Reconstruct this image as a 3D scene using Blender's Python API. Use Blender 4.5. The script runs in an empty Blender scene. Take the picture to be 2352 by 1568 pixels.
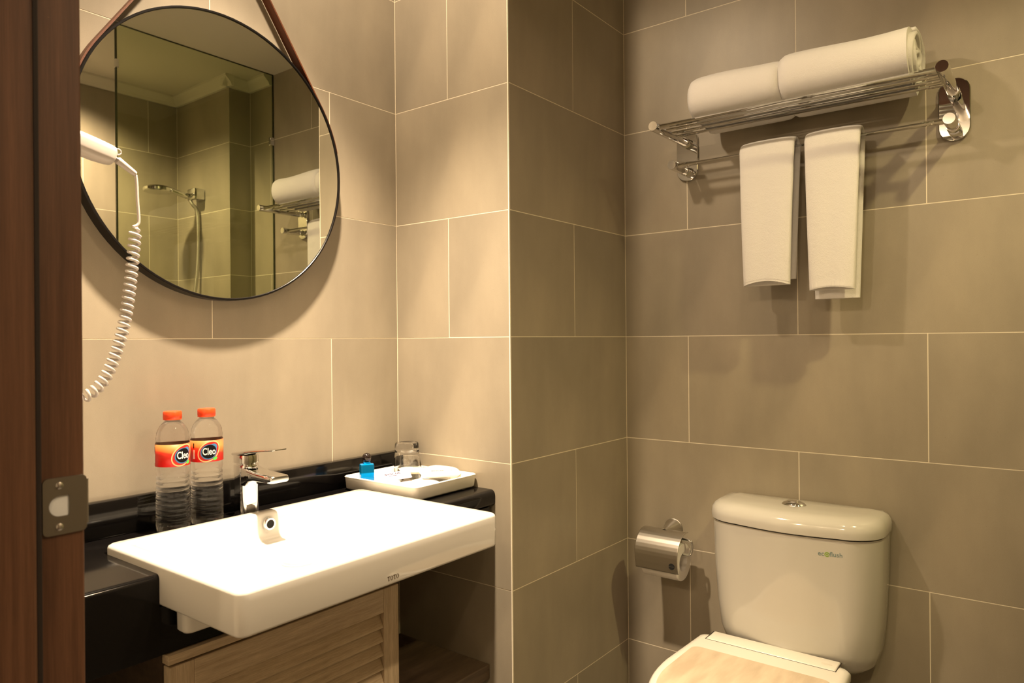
import bpy, bmesh, math, random
from mathutils import Vector, Matrix
PI = math.pi
random.seed(7)
S = bpy.context.scene
COL = S.collection

# ------------------------------------------------------------------ camera
yaw, pitch, roll = math.radians(37.4707), math.radians(-0.0234), math.radians(-0.4799)
fw = Vector((math.cos(yaw)*math.cos(pitch), math.sin(yaw)*math.cos(pitch), math.sin(pitch)))
rt = Vector((math.sin(yaw), -math.cos(yaw), 0)); up = rt.cross(fw)
R_ = rt*math.cos(roll) + up*math.sin(roll)
U_ = -rt*math.sin(roll) + up*math.cos(roll)
cd = bpy.data.cameras.new('camera'); cam = bpy.data.objects.new('camera', cd); COL.objects.link(cam)
cam.matrix_world = Matrix(((R_.x, U_.x, -fw.x, -1.33657), (R_.y, U_.y, -fw.y, -1.41168), (R_.z, U_.z, -fw.z, 1.18944), (0, 0, 0, 1)))
cd.sensor_width = 36; cd.sensor_fit = 'HORIZONTAL'; cd.lens = 36*1644.59/2352
cd.clip_start = 0.02; cd.clip_end = 50
cd.dof.use_dof = True; cd.dof.focus_distance = 1.6; cd.dof.aperture_fstop = 8.0
S.camera = cam

# ------------------------------------------------------------------ world, exposure, lamps
w = bpy.data.worlds.new('world'); S.world = w; w.use_nodes = True
w.node_tree.nodes['Background'].inputs[0].default_value = (1, .8, .55, 1)
w.node_tree.nodes['Background'].inputs[1].default_value = 0.02
vs = S.view_settings
vs.view_transform = 'Standard'; vs.look = 'None'; vs.gamma = 1; vs.use_curve_mapping = False
vs.exposure = 0.80
S.cycles.caustics_reflective = False; S.cycles.caustics_refractive = False
S.cycles.max_bounces = 16; S.cycles.transparent_max_bounces = 16; S.cycles.transmission_bounces = 12
S.cycles.sample_clamp_indirect = 6
WARM = (1.0, .75, .48)
LAMPS = []      # lamp objects, parented to their fittings further down
def lamp(x, y, z, power, size, blend, rad, col=WARM, aim=None):
    l = bpy.data.lights.new('downlight_lamp', 'SPOT' if size else 'POINT'); l.energy = power; l.color = col; l.shadow_soft_size = rad
    if size: l.spot_size = math.radians(size); l.spot_blend = blend
    o = bpy.data.objects.new('lamp_light', l); COL.objects.link(o); o.location = (x, y, z)
    if aim: o.rotation_euler = Vector(aim).to_track_quat('-Z', 'Y').to_euler()
    LAMPS.append(o); return o
CEIL = 2.39
lamp(-.51, -.35, CEIL-.015, 205, 80, 1.0, .03, (1, .78, .54))       # over the basin: halogen beam
lamp(-.50, -1.20, CEIL-.015, 8, 145, 1.0, .03)               # middle of the room
lamp(-.10, -1.78, CEIL-.015, 62, 140, .9, .03)                # shower
lamp(-2.6, -1.50, CEIL-.06, 17, 0, 0, .045)                   # corridor, shining in through the doorway
lamp(-2.6, -.68, CEIL-.06, 22, 0, 0, .045)                    # corridor, second lamp
lamp(-.51, -.35, CEIL-.012, 20, 172, .3, .03, (1, .78, .54))        # spill of the same halogen

# ------------------------------------------------------------------ helpers
def obj(name, bm, mat, parent=None, smooth=False):
    me = bpy.data.meshes.new(name)
    if isinstance(bm, bmesh.types.BMesh):
        bmesh.ops.recalc_face_normals(bm, faces=bm.faces[:])
        bm.to_mesh(me); bm.free()
    else: me = bm
    if mat: me.materials.clear(); me.materials.append(mat)
    if smooth is not False:
        for p in me.polygons: p.use_smooth = True
        if smooth is not True:
            me.set_sharp_from_angle(angle=math.radians(smooth))
    o = bpy.data.objects.new(name, me); COL.objects.link(o)
    if parent: o.parent = parent
    return o
def bake(o):
    dg = bpy.context.evaluated_depsgraph_get(); dg.update()
    me = bpy.data.meshes.new_from_object(o.evaluated_get(dg)); o.modifiers.clear(); o.data = me; return o
def subd(o, n):
    m = o.modifiers.new('s', 'SUBSURF'); m.levels = n; m.render_levels = n; return o
def tag(o, label, cat, group=None):
    o['label'] = label; o['category'] = cat
    if group: o['group'] = group
    return o
def thing(name, label, cat, loc=(0, 0, 0), group=None):
    o = bpy.data.objects.new(name, None); COL.objects.link(o); o.empty_display_size = .05; o.location = loc
    return tag(o, label, cat, group)
def at(root, o):        # keep world placement of a mesh built in world space when parented to a placed empty
    o.parent = root; o.matrix_parent_inverse = Matrix.Translation(-root.location); return o
def struct(o): o['kind'] = 'structure'; return o
def box(bm, x0, x1, y0, y1, z0, z1, bev=0, seg=2):
    b = bmesh.new()
    vs_ = [b.verts.new(p) for p in ((x0,y0,z0),(x1,y0,z0),(x1,y1,z0),(x0,y1,z0),(x0,y0,z1),(x1,y0,z1),(x1,y1,z1),(x0,y1,z1))]
    for f in ((3,2,1,0),(4,5,6,7),(0,1,5,4),(1,2,6,5),(2,3,7,6),(3,0,4,7)): b.faces.new([vs_[i] for i in f])
    if bev: bmesh.ops.bevel(b, geom=b.edges[:], offset=bev, segments=seg, profile=.5, affect='EDGES')
    me = bpy.data.meshes.new('t'); b.to_mesh(me); b.free(); bm.from_mesh(me); bpy.data.meshes.remove(me); return bm
def mkbox(*a, **k): return box(bmesh.new(), *a, **k)
def loft(bm, loops, cap0=True, cap1=True, closed=True):
    rows = [[bm.verts.new(p) for p in L] for L in loops]
    n = len(rows[0])
    for a, b in zip(rows, rows[1:]):
        for i in range(n if closed else n-1):
            j = (i+1) % n; bm.faces.new((a[i], a[j], b[j], b[i]))
    if cap0: bm.faces.new(rows[0][::-1])
    if cap1: bm.faces.new(rows[-1])
    return bm
def rrect(cx, cy, hx, hy, r, n=6):
    r = min(r, hx*.999, hy*.999); P = []
    for k, (sx, sy) in enumerate(((1,1),(-1,1),(-1,-1),(1,-1))):
        for i in range(n+1):
            a = k*PI/2 + i*PI/2/n
            P.append((cx+sx*(hx-r)+r*math.cos(a), cy+sy*(hy-r)+r*math.sin(a)))
    return P
def lathe(bm, prof, n=32, cap0=True, cap1=True):
    return loft(bm, [[(r*math.cos(2*PI*i/n), r*math.sin(2*PI*i/n), z) for i in range(n)] for r, z in prof], cap0, cap1)
def frame(t):
    t = t.normalized(); a = Vector((0, 0, 1)) if abs(t.z) < .9 else Vector((1, 0, 0))
    u = t.cross(a).normalized(); return u, u.cross(t)
def tube(bm, pts, rad, n=12, caps=True):
    pts = [Vector(p) for p in pts]; L = []; u = None
    for i, p in enumerate(pts):
        t = (pts[min(i+1, len(pts)-1)]-pts[max(i-1, 0)]).normalized()
        if u is None: u, v = frame(t)
        else:
            u = (u - t*u.dot(t)).normalized(); v = t.cross(u)
        r = rad[i] if isinstance(rad, (list, tuple)) else rad
        L.append([p+u*r*math.cos(2*PI*k/n)+v*r*math.sin(2*PI*k/n) for k in range(n)])
    return loft(bm, L, caps, caps)
def spline(P, n):
    P = [Vector(p) for p in P]; Q = [P[0]*2-P[1]]+P+[P[-1]*2-P[-2]]; out = []
    for i in range(1, len(Q)-2):
        for k in range(n):
            t = k/n; a, b, c, d = Q[i-1:i+3]
            out.append(.5*((2*b)+(c-a)*t+(2*a-5*b+4*c-d)*t*t+(3*b-a-3*c+d)*t**3))
    out.append(P[-1]); return out
def ringmesh(pts_out, pts_in):
    bm = bmesh.new(); a = [bm.verts.new(p) for p in pts_out]; b = [bm.verts.new(p) for p in pts_in]; n = len(a)
    for i in range(n): bm.faces.new((a[i], a[(i+1) % n], b[(i+1) % n], b[i]))
    return bm
def textmesh(s, size, bold=0):
    c = bpy.data.curves.new('t', 'FONT'); c.body = s; c.size = size; c.align_x = 'CENTER'; c.align_y = 'CENTER'; c.offset = bold
    o = bpy.data.objects.new('t', c); COL.objects.link(o)
    dg = bpy.context.evaluated_depsgraph_get(); dg.update()
    me = bpy.data.meshes.new_from_object(o.evaluated_get(dg)); bpy.data.objects.remove(o)
    bm = bmesh.new(); bm.from_mesh(me); bpy.data.meshes.remove(me); return bm
def mapv(bm, f):
    for v in bm.verts: v.co = f(v.co)
    return bm

# ------------------------------------------------------------------ materials
def mat(name, col, rough=.5, metal=0, **k):
    m = bpy.data.materials.new(name); m.use_nodes = True
    b = m.node_tree.nodes['Principled BSDF']
    b.inputs['Base Color'].default_value = (*col, 1); b.inputs['Roughness'].default_value = rough; b.inputs['Metallic'].default_value = metal
    for kk, v in k.items(): b.inputs[kk.replace('_', ' ')].default_value = v
    return m
def nd(m, t, **k):
    n = m.node_tree.nodes.new(t)
    for a, b in k.items(): setattr(n, a, b)
    return n
def lk(m, a, b): m.node_tree.links.new(a, b)
def noise(m, scale, detail=4, stretch=None, rough=.55, coord='Object'):
    tc = nd(m, 'ShaderNodeTexCoord'); mp = nd(m, 'ShaderNodeMapping'); n = nd(m, 'ShaderNodeTexNoise')
    if stretch: mp.inputs['Scale'].default_value = stretch
    lk(m, tc.outputs[coord], mp.inputs[0]); lk(m, mp.outputs[0], n.inputs['Vector'])
    n.inputs['Scale'].default_value = scale; n.inputs['Detail'].default_value = detail; n.inputs['Roughness'].default_value = rough
    return n
def ramp(m, src, stops):
    r = nd(m, 'ShaderNodeValToRGB'); e = r.color_ramp.elements
    while len(e) < len(stops): e.new(.5)
    for el, (p, c) in zip(e, stops): el.position = p; el.color = (*c, 1) if len(c) == 3 else c
    lk(m, src, r.inputs[0]); return r
def bump(m, src, strength, dist):
    b = nd(m, 'ShaderNodeBump'); b.inputs['Strength'].default_value = strength; b.inputs['Distance'].default_value = dist
    lk(m, src, b.inputs['Height']); lk(m, b.outputs[0], m.node_tree.nodes['Principled BSDF'].inputs['Normal']); return b
def mix(m, mode, fac, a, b):
    n = nd(m, 'ShaderNodeMix', data_type='RGBA', blend_type=mode)
    for s, v in ((0, fac), (6, a), (7, b)):
        if hasattr(v, 'is_linked') or isinstance(v, bpy.types.NodeSocket): lk(m, v, n.inputs[s])
        else: n.inputs[s].default_value = v if s == 0 else (*v, 1)
    return n.outputs[2]
def bsdf(m): return m.node_tree.nodes['Principled BSDF']

TILE = mat('porcelain_tile', (.3, .27, .21), .42)
def _tile(m):
    big = noise(m, 5, 5, (1, 1, .55)); streak = noise(m, 9, 4, (1, 1, .12)); fine = noise(m, 900, 2, None, .7); spk = noise(m, 240, 2, None, .6)
    c1 = ramp(m, big.outputs[0], [(.3, (.285, .250, .193)), (.7, (.375, .330, .255))])
    c2 = ramp(m, streak.outputs[0], [(.35, (.95, .95, .95)), (.7, (1.05, 1.04, 1.03))])
    c3 = ramp(m, fine.outputs[0], [(.3, (.93, .93, .93)), (.7, (1.06, 1.06, 1.06))])
    c4 = ramp(m, spk.outputs[0], [(.22, (.72, .70, .68)), (.29, (1, 1, 1))])
    oi = nd(m, 'ShaderNodeObjectInfo'); c5 = ramp(m, oi.outputs['Random'], [(0, (.94, .94, .95)), (1, (1.05, 1.04, 1.02))])
    x = mix(m, 'MULTIPLY', 1, c1.outputs[0], c2.outputs[0]); x = mix(m, 'MULTIPLY', 1, x, c3.outputs[0])
    x = mix(m, 'MULTIPLY', 1, x, c4.outputs[0]); x = mix(m, 'MULTIPLY', 1, x, c5.outputs[0])
    lk(m, x, bsdf(m).inputs['Base Color']); bump(m, fine.outputs[0], .12, .0004)
_tile(TILE)
GROUT = mat('grout', (.86, .79, .64), .9)
PLASTER = mat('ceiling_plaster', (.72, .69, .62), .9)
CORR = mat('corridor_paint', (.5, .46, .39), .8)
FLOOR = mat('floor_tile', (.13, .115, .095), .5)
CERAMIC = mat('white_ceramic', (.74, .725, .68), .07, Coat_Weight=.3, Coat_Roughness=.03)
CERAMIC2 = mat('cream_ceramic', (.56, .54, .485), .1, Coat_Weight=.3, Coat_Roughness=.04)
PLASTIC_W = mat('cream_plastic', (.66, .63, .56), .28)
CHROME = mat('chrome', (.78, .78, .78), .05, 1)
STEEL = mat('brushed_steel', (.56, .53, .48), .33, 1)
bump(STEEL, noise(STEEL, 300, 2, (1, .03, 1)).outputs[0], .1, .0003)
NICKEL = mat('dull_nickel', (.27, .245, .20), .45, 1)
BLACKM = mat('black_metal', (.006, .005, .005), .3, Specular_IOR_Level=.25)
LEATHER = mat('brown_leather', (.11, .03, .009), .5)
bump(LEATHER, noise(LEATHER, 260, 3).outputs[0], .25, .001)
MIRROR = mat('mirror_glass', (.80, .81, .72), .0, 1)
GRANITE = mat('black_granite', (.004, .0035, .0035), .10, Specular_IOR_Level=.32)
def _gr(m):
    n = noise(m, 1400, 2, None, .7); r = ramp(m, n.outputs[0], [(.62, (.004, .0035, .0035)), (.76, (.03, .027, .024))]); lk(m, r.outputs[0], bsdf(m).inputs['Base Color'])
_gr(GRANITE)
def wood(name, c0, c1, stretch, rough=.45, sc=9):
    m = mat(name, c0, rough); n = noise(m, sc, 6, stretch, .62); f = noise(m, sc*9, 3, stretch, .6)
    r = ramp(m, n.outputs[0], [(.3, c0), (.68, c1)]); r2 = ramp(m, f.outputs[0], [(.3, (.8, .8, .8)), (.7, (1.1, 1.1, 1.1))])
    lk(m, mix(m, 'MULTIPLY', 1, r.outputs[0], r2.outputs[0]), bsdf(m).inputs['Base Color']); bump(m, f.outputs[0], .1, .0006); return m
OAKH = wood('oak_grain_along', (.40, .30, .19), (.62, .50, .34), (.5, 3, 9))
OAKV = wood('oak_grain_upright', (.42, .32, .20), (.62, .50, .34), (9, 3, .5))
WALNUT = wood('dark_walnut', (.075, .032, .016), (.15, .070, .037), (14, 14, .35), .4, 7)
DARKW = wood('dark_wood_and_void', (.05, .032, .02), (.10, .065, .04), (.5, 5, 9), .5)
GAPSHADE = mat('dark_gap_and_shade', (.02, .012, .008), .7)  # near-black for the hinge gap and the shade beside the door stop
WHITEP = mat('white_plastic', (.52, .48, .455), .3)
HOLE = mat('dark_hole', (.004, .004, .004), .8)
TOWEL = mat('white_terry', (.83, .81, .79), .95, Sheen_Weight=.25, Sheen_Roughness=.5)
def _tw(m):
    a = noise(m, 520, 3, None, .7); b = noise(m, 60, 3)
    ad = nd(m, 'ShaderNodeMath', operation='ADD'); lk(m, a.outputs[0], ad.inputs[0]); lk(m, b.outputs[0], ad.inputs[1]); bump(m, ad.outputs[0], .5, .0022)
_tw(TOWEL)
TOWELB = mat('towel_band', (.83, .81, .79), .9); 
_wv = nd(TOWELB, 'ShaderNodeTexWave'); _wv.inputs['Scale'].default_value = 420; _tc = nd(TOWELB, 'ShaderNodeTexCoord'); lk(TOWELB, _tc.outputs['Object'], _wv.inputs['Vector']); bump(TOWELB, _wv.outputs[0], .4, .001)
PAPER = mat('tissue_paper', (.86, .83, .80), .95)
def glass(name, col, ior, rough=0.0):
    m = bpy.data.materials.new(name); m.use_nodes = True; nt = m.node_tree; nt.nodes.remove(nt.nodes['Principled BSDF'])
    g = nd(m, 'ShaderNodeBsdfGlass'); g.inputs['Color'].default_value = (*col, 1); g.inputs['IOR'].default_value = ior; g.inputs['Roughness'].default_value = rough
    lk(m, g.outputs[0], nt.nodes['Material Output'].inputs[0]); return m
def pane(name, col):
    m = bpy.data.materials.new(name); m.use_nodes = True; nt = m.node_tree; nt.nodes.remove(nt.nodes['Principled BSDF'])
    t = nd(m, 'ShaderNodeBsdfTransparent'); t.inputs[0].default_value = (*col, 1); g = nd(m, 'ShaderNodeBsdfGlossy'); g.inputs['Roughness'].default_value = 0.0
    f = nd(m, 'ShaderNodeLayerWeight'); pw = nd(m, 'ShaderNodeMath', operation='POWER'); lk(m, f.outputs['Facing'], pw.inputs[0]); pw.inputs[1].default_value = 5
    ma = nd(m, 'ShaderNodeMath', operation='MULTIPLY_ADD'); lk(m, pw.outputs[0], ma.inputs[0]); ma.inputs[1].default_value = .7; ma.inputs[2].default_value = .05; x = nd(m, 'ShaderNodeMixShader')
    lk(m, ma.outputs[0], x.inputs[0]); lk(m, t.outputs[0], x.inputs[1]); lk(m, g.outputs[0], x.inputs[2]); lk(m, x.outputs[0], nt.nodes['Material Output'].inputs[0]); return m
WATERB = glass('bottled_water', (1, 1, 1), 1.33)
_t = nd(WATERB, 'ShaderNodeBsdfTransparent'); _m = nd(WATERB, 'ShaderNodeMixShader'); _m.inputs[0].default_value = .33
lk(WATERB, WATERB.node_tree.nodes['Glass BSDF'].outputs[0], _m.inputs[1]); lk(WATERB, _t.outputs[0], _m.inputs[2]); lk(WATERB, _m.outputs[0], WATERB.node_tree.nodes['Material Output'].inputs[0])
TUMBLER = glass('clear_glass', (1, 1, 1), 1.45)
BLUEG = mat('blue_gel', (0, .30, .8), .08, Transmission_Weight=.2, IOR=1.4)
_tc = nd(BLUEG, 'ShaderNodeTexCoord'); _sx = nd(BLUEG, 'ShaderNodeSeparateXYZ'); lk(BLUEG, _tc.outputs['Object'], _sx.inputs[0]); _mr = nd(BLUEG, 'ShaderNodeMapRange'); lk(BLUEG, _sx.outputs[2], _mr.inputs[0]); _mr.inputs[2].default_value = .06
_rp = ramp(BLUEG, _mr.outputs[0], [(.60, (0, .30, .8)), (.64, (.0, .10, .22)), (.93, (.0, .10, .22)), (.96, (0, .30, .8))]); lk(BLUEG, _rp.outputs[0], bsdf(BLUEG).inputs['Base Color'])
SHOWERG = pane('green_tinted_glass', (.90, .93, .80))
GLEDGE = mat('glass_edge', (.03, .035, .012), .2)
def emit(name, col, s):
    m = bpy.data.materials.new(name); m.use_nodes = True; b = m.node_tree.nodes['Principled BSDF']
    b.inputs['Base Color'].default_value = (0, 0, 0, 1); b.inputs['Emission Color'].default_value = (*col, 1); b.inputs['Emission Strength'].default_value = s; return m
LAMPGLOW = emit('lamp_glow', WARM, 12)

# ------------------------------------------------------------------ room shell
ZR = [1.2+.3*k for k in range(-4, 5)]
G = .0011
UNIT = {}
def tiles(parent, axis, plane, inward, a0, a1, odd, even, ks=range(-4, 4)):
    """wall tiles on the plane axis=plane facing `inward` (+1/-1); joints at the given coordinates for odd and even courses"""
    for k in ks:
        js = [a0]+sorted(j for j in (odd if k % 2 else even) if a0+.02 < j < a1-.02)+[a1]
        z0, z1 = ZR[k+4]+G, min(ZR[k+5], CEIL)-G
        for p, q in zip(js, js[1:]):
            p += G; q -= G
            key = (axis, inward, round(q-p, 4), round(z1-z0, 4))
            t = random.uniform(-.0002, .0002)
            if key not in UNIT:
                d0, d1 = sorted((0, -inward*.006))
                bm = mkbox(d0, d1, p-(p+q)/2, (q-p)/2, -(z1-z0)/2, (z1-z0)/2) if axis == 0 else mkbox(p-(p+q)/2, (q-p)/2, d0, d1, -(z1-z0)/2, (z1-z0)/2)
                o = obj('tile', bm, TILE); UNIT[key] = o.data
            else:
                o = bpy.data.objects.new('tile', UNIT[key]); COL.objects.link(o)
            o.location = (plane+t, (p+q)/2, (z0+z1)/2) if axis == 0 else ((p+q)/2, plane+t, (z0+z1)/2)
            o.parent = parent
B = .0004          # grout lies this far behind the tile faces
wa = struct(obj('wall_back', mkbox(-1.02, 0+B, B, .12, 0, CEIL+.02), GROUT)); tiles(wa, 1, 0, -1, -1.02, 0, [-.2185, -.8185], [-.527])
wb = struct(obj('wall_side', mkbox(B, .566+B, -.382+B, .12, 0, CEIL+.02), GROUT))
tiles(wb, 0, 0, -1, -.3798, 0, [], [-.188], range(0, 4)); tiles(wb, 0, 0, -1, -.3798, 0, [], [], range(-4, 0)); tiles(wb, 1, -.382, -1, .0022, .566, [], [.2835])
wd = struct(obj('wall_right', mkbox(.566+B, .7, -2.2, .12, 0, CEIL+.02), GROUT)); tiles(wd, 0, .566, -1, -1.62, -.382, [-.579, -1.167], [-.877, -1.465])
wp = struct(obj('wall_pier', mkbox(.458+B, .57, -2.1, -1.62-B, 0, CEIL+.02), GROUT)); tiles(wp, 0, .458, -1, -2.08, -1.62, [], []); tiles(wp, 1, -1.62, 1, .458, .566, [], [])
wf = struct(obj('wall_shower', mkbox(-1.02, .5, -2.2, -2.08-B, 0, CEIL+.02), GROUT)); tiles(wf, 1, -2.08, 1, -1.02, .458, [.318, -.28, -.88], [.03, -.57])
# door wall (left), pierced by the doorway the camera looks through
bm = bmesh.new(); box(bm, -1.13, -1.02, -.585, .12, 0, CEIL+.02); box(bm, -1.13, -1.02, -2.2, -1.56, 0, CEIL+.02); box(bm, -1.13, -1.025, -1.56, -.585, 2.15, CEIL+.02)
struct(obj('wall_door', bm, CORR))
bm = bmesh.new(); box(bm, -3.2, -1.13, .5, .6, 0, CEIL+.02); box(bm, -3.2, -1.13, -2.8, -2.7, 0, CEIL+.02); box(bm, -3.3, -3.2, -2.8, .6, 0, CEIL+.02)
box(bm, -1.13, -1.02, .12, .6, 0, CEIL+.02); box(bm, -1.13, -1.02, -2.8, -2.2, 0, CEIL+.02)
struct(obj('wall_corridor', bm, CORR))
struct(obj('floor', mkbox(-3.3, .7, -2.8, .6, -.1, 0), FLOOR))
struct(obj('ceiling', mkbox(-3.3, .7, -2.8, .6, CEIL, CEIL+.1), PLASTER))
# plaster cove in the shower recess
bm = bmesh.new()
prof = [(0, 0), (.012, 0), (.018, .012), (.036, .03), (.042, .036), (.042, .045), (0, .045)]
def cove(x0, y0, x1, y1, nx, ny):
    loft(bm, [[(x+nx*d, y+ny*d, CEIL-.045+h) for d, h in prof] for x, y in ((x0, y0), (x1, y1))])
cove(-1.02, -2.08, .458, -2.08, 0, 1); cove(.458, -2.08, .458, -1.575, -1, 0); cove(.42, -1.62, .566, -1.62, 0, 1); cove(.566, -1.62, .566, -1.449, -1, 0)
struct(obj('trim_1', bm, PLASTER))

# ------------------------------------------------------------------ doorway jamb beside the camera
YJ = -.60
bm = mkbox(-1.16, -1.015, YJ, YJ+.03, 0, 2.12, bev=.002)
jamb = struct(obj('door_1', bm, WALNUT))
obj('door_stop', mkbox(-1.15, -1.062, YJ-.010, YJ, 0, 2.12, bev=.003), WALNUT, jamb)
obj('stop_shade_strip', mkbox(-1.0615, -1.0555, YJ-.004, YJ, 0, 2.12, bev=.0015), GAPSHADE, jamb)  # dark strip standing in for the door stop's shade on the jamb
obj('head_jamb', mkbox(-1.16, -1.015, -1.56, YJ, 2.12, 2.15), WALNUT, jamb)
obj('transom_panel', mkbox(-1.025, -1.015, -1.60, -.545, 2.15, CEIL-.003), WALNUT, jamb)
obj('jamb_post', mkbox(-1.16, -1.015, -1.56, -1.53, 0, 2.12), WALNUT, jamb)
# strike plate with a rounded latch opening and a bent lip
bm = bmesh.new()
zc, hz, xl, xr = 1.0255, .029, -1.0545, -1.0135
outl = [(x, z) for x, z in rrect((xl+xr)/2, zc, (xr-xl)/2, hz, .005, 5)]
def hole(n):
    P = []
    for i in range(n):
        a = 2*PI*(i+.5)/n; c, s = math.cos(a), math.sin(a)
        if c > 0: k = min(.0085/max(abs(c), 1e-6), .0105/max(abs(s), 1e-6)); P.append((-1.0385+c*k, zc+s*k))
        else: P.append((-1.0385+c*.0105, zc+s*.0105))
    return P
n = len(outl); hl = hole(n)
# start both loops at the same angle
ang = lambda p: math.atan2(p[1]-zc, p[0]+1.0385)
outl.sort(key=ang); hl.sort(key=ang)
for y0, y1 in ((YJ-.0022, YJ),):
    loft(bm, [[(x, y1, z) for x, z in hl], [(x, y0, z) for x, z in hl], [(x, y0, z) for x, z in outl], [(x, y1, z) for x, z in outl]], False, False)
sp = obj('strike_plate', bm, NICKEL, jamb); sp['label'] = 'dull nickel strike plate with a latch opening'
lipb = bmesh.new()
loft(lipb, [[(x, y, z) for x, y in ((-1.0145, YJ-.0022), (-1.0115, YJ-.0008), (-1.0095, YJ+.006), (-1.0110, YJ+.0065), (-1.0130, YJ+.0005), (-1.0145, YJ))] for z in (zc-.022, zc+.024)])
obj('strike_lip', lipb, NICKEL, sp)
bx_ = mat('white_latch_box', (.75, .78, .8), .5)
o = obj('latch_box', mkbox(-1.052, -1.029, YJ-.0006, YJ+.0004, zc-.0125, zc+.0125), bx_, sp); o['label'] = 'white plastic latch box behind the opening'
for dz in (-.021, .021):
    b = lathe(bmesh.new(), [(.0036, 0), (.0036, .0008), (.0018, .0016)], 14); mapv(b, lambda v: Vector((-1.0395+v.x, YJ-.0022-v.z, zc+dz+v.y))); obj('screw', b, CHROME, sp, 40)

# ------------------------------------------------------------------ vanity counter
ZT = .834
ctr = thing('vanity_counter', 'black granite vanity counter with bullnose edge and upstand along the wall', 'counter', (-.51, -.17, 0))
def slab(x0, x1, y0, y1, bull=True, drop=0):
    b = bmesh.new()
    if bull and drop: P = [(y1, ZT), (y1, ZT-.04), (y0+.03, ZT-.04), (y0+.03, drop), (y0, drop)]+[(y0+.008-.008*math.sin(a), ZT-.008-.008*math.cos(a)) for a in [PI/2+i*PI/16 for i in range(9)]]
    elif bull:
        P = [(y1, ZT), (y1, ZT-.04)]+[(y0+.013-.013*math.sin(a), (ZT-.027 if a < PI/2 else ZT-.013)-.013*math.cos(a)) for a in [i*PI/10 for i in range(11)]]
    else: P = [(y1, ZT), (y1, ZT-.04), (y0, ZT-.04), (y0, ZT)]
    return loft(b, [[(x, y, z) for y, z in P] for x in (x0, x1)])
at(ctr, obj('slab', slab(-1.02, -.7925, -.305, 0, True, .708), GRANITE, None, 40)); at(ctr, obj('slab', slab(-.2275, -.001, -.333, 0), GRANITE, None, 40)); at(ctr, obj('slab', slab(-.7925, -.2275, -.113, 0, False), GRANITE))
at(ctr, obj('apron', mkbox(-.2275, -.02, -.331, -.305, .708, ZT-.038), GRANITE)); at(ctr, obj('apron', mkbox(-.7925, -.2275, -.303, -.28, .7075, .7825), GRANITE))
at(ctr, obj('upstand', mkbox(-1.02, -.001, -.02, 0, ZT, .902, bev=.0025), GRANITE, None, 40))

# ------------------------------------------------------------------ wash basin
BX, BY = -.51, -.319; HX, HY = .2825, .2055
bas = thing('wash_basin', 'rectangular white ceramic basin projecting from the black counter', 'basin', (BX, BY, .785))
b = bmesh.new()
def L(cx, cy, hx, hy, r, z): return [(x, y, z) for x, y in rrect(cx, cy, hx, hy, r, 8)]
UX, UY = BX+.0, -.3275
ZB = .850
loops = [L(UX, UY, .250, .008, .006, .7415), L(UX, UY, .259, .0145, .010, .7425), L(UX, UY, .2625, .0172, .012, .747), L(UX, UY, .263, .0175, .012, .7835),
         L(BX, BY, HX-.006, HY-.006, .012, .784), L(BX, BY, HX-.002, HY-.002, .014, .7865), L(BX, BY, HX, HY, .016, .790), L(BX, BY, HX, HY, .016, ZB-.006), L(BX, BY, HX-.0015, HY-.0015, .015, ZB-.0025), L(BX, BY, HX-.006, HY-.006, .012, ZB),
         L(BX, BY-.001, HX-.026, HY-.024, .03, ZB), L(BX, BY-.001, HX-.032, HY-.030, .035, ZB-.003), L(BX, BY-.001, HX-.036, HY-.032, .04, ZB-.012), L(BX, BY-.001, HX-.040, HY-.034, .04, ZB-.038), L(BX, BY-.001, HX-.043, HY-.037, .045, ZB-.046), L(BX, BY, HX-.052, HY-.045, .05, ZB-.0525), L(BX, BY, HX-.075, HY-.065, .05, ZB-.0555), L(BX, BY, .05, .035, .03, ZB-.058)]
loft(b, loops)
at(bas, obj('bowl', b, CERAMIC, None, 50))
# overflow
oy, oz, ox = -.1535, .8285, -.497
b = bmesh.new()
loft(b, [[(ox+r*math.cos(2*PI*i/28), oy-d, oz+r*math.sin(2*PI*i/28)) for i in range(28)] for r, d in ((.0125, -.006), (.0135, .001), (.0120, .0035), (.0085, .0032), (.0075, .0005))], True, False)
ov = at(bas, obj('overflow_ring', b, CHROME, None, 40)); ov['label'] = 'chrome ring round the overflow hole'
b = bmesh.new(); b.faces.new([b.verts.new((ox+.008*math.cos(2*PI*i/20), oy-.0015, oz+.008*math.sin(2*PI*i/20))) for i in range(20)])
h = obj('overflow_hole', b, HOLE, ov)
b = lathe(bmesh.new(), [(.030, 0), (.030, .0025), (.028, .0035), (.0265, .0025), (.026, .006), (.020, .008), (0.001, .009)], 32); mapv(b, lambda v: Vector((-.545+v.x, -.312+v.y, ZB-.0580+v.z)))
at(bas, obj('drain_cover', b, CERAMIC, None, 40))
# maker's lettering on the front face: serif capitals from strips and rings
LOGO = mat('grey_print', (.13, .09, .05), .6)
def serif_T(b, x, z, wd, h):
    for (x0, x1, z0, z1) in ((-.5, .5, .84, 1), (-.13, .13, .06, .9), (-.28, .28, 0, .09), (-.5, -.4, .68, .9), (.4, .5, .68, .9)):
        vs_ = [b.verts.new((x+p*wd, 0, z+q*h)) for p, q in ((x0, z0), (x1, z0), (x1, z1), (x0, z1))]; b.faces.new(vs_)
def serif_O(b, x, z, wd, h):
    n = 24; A = [b.verts.new((x+.5*wd*math.cos(2*PI*i/n), 0, z+h*(.5+.52*math.sin(2*PI*i/n)))) for i in range(n)]
    C_ = [b.verts.new((x+.27*wd*math.cos(2*PI*i/n), 0, z+h*(.5+.42*math.sin(2*PI*i/n)))) for i in range(n)]
    for i in range(n): j = (i+1) % n; b.faces.new((A[i], A[j], C_[j], C_[i]))
b = bmesh.new(); xx = -.5205
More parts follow.
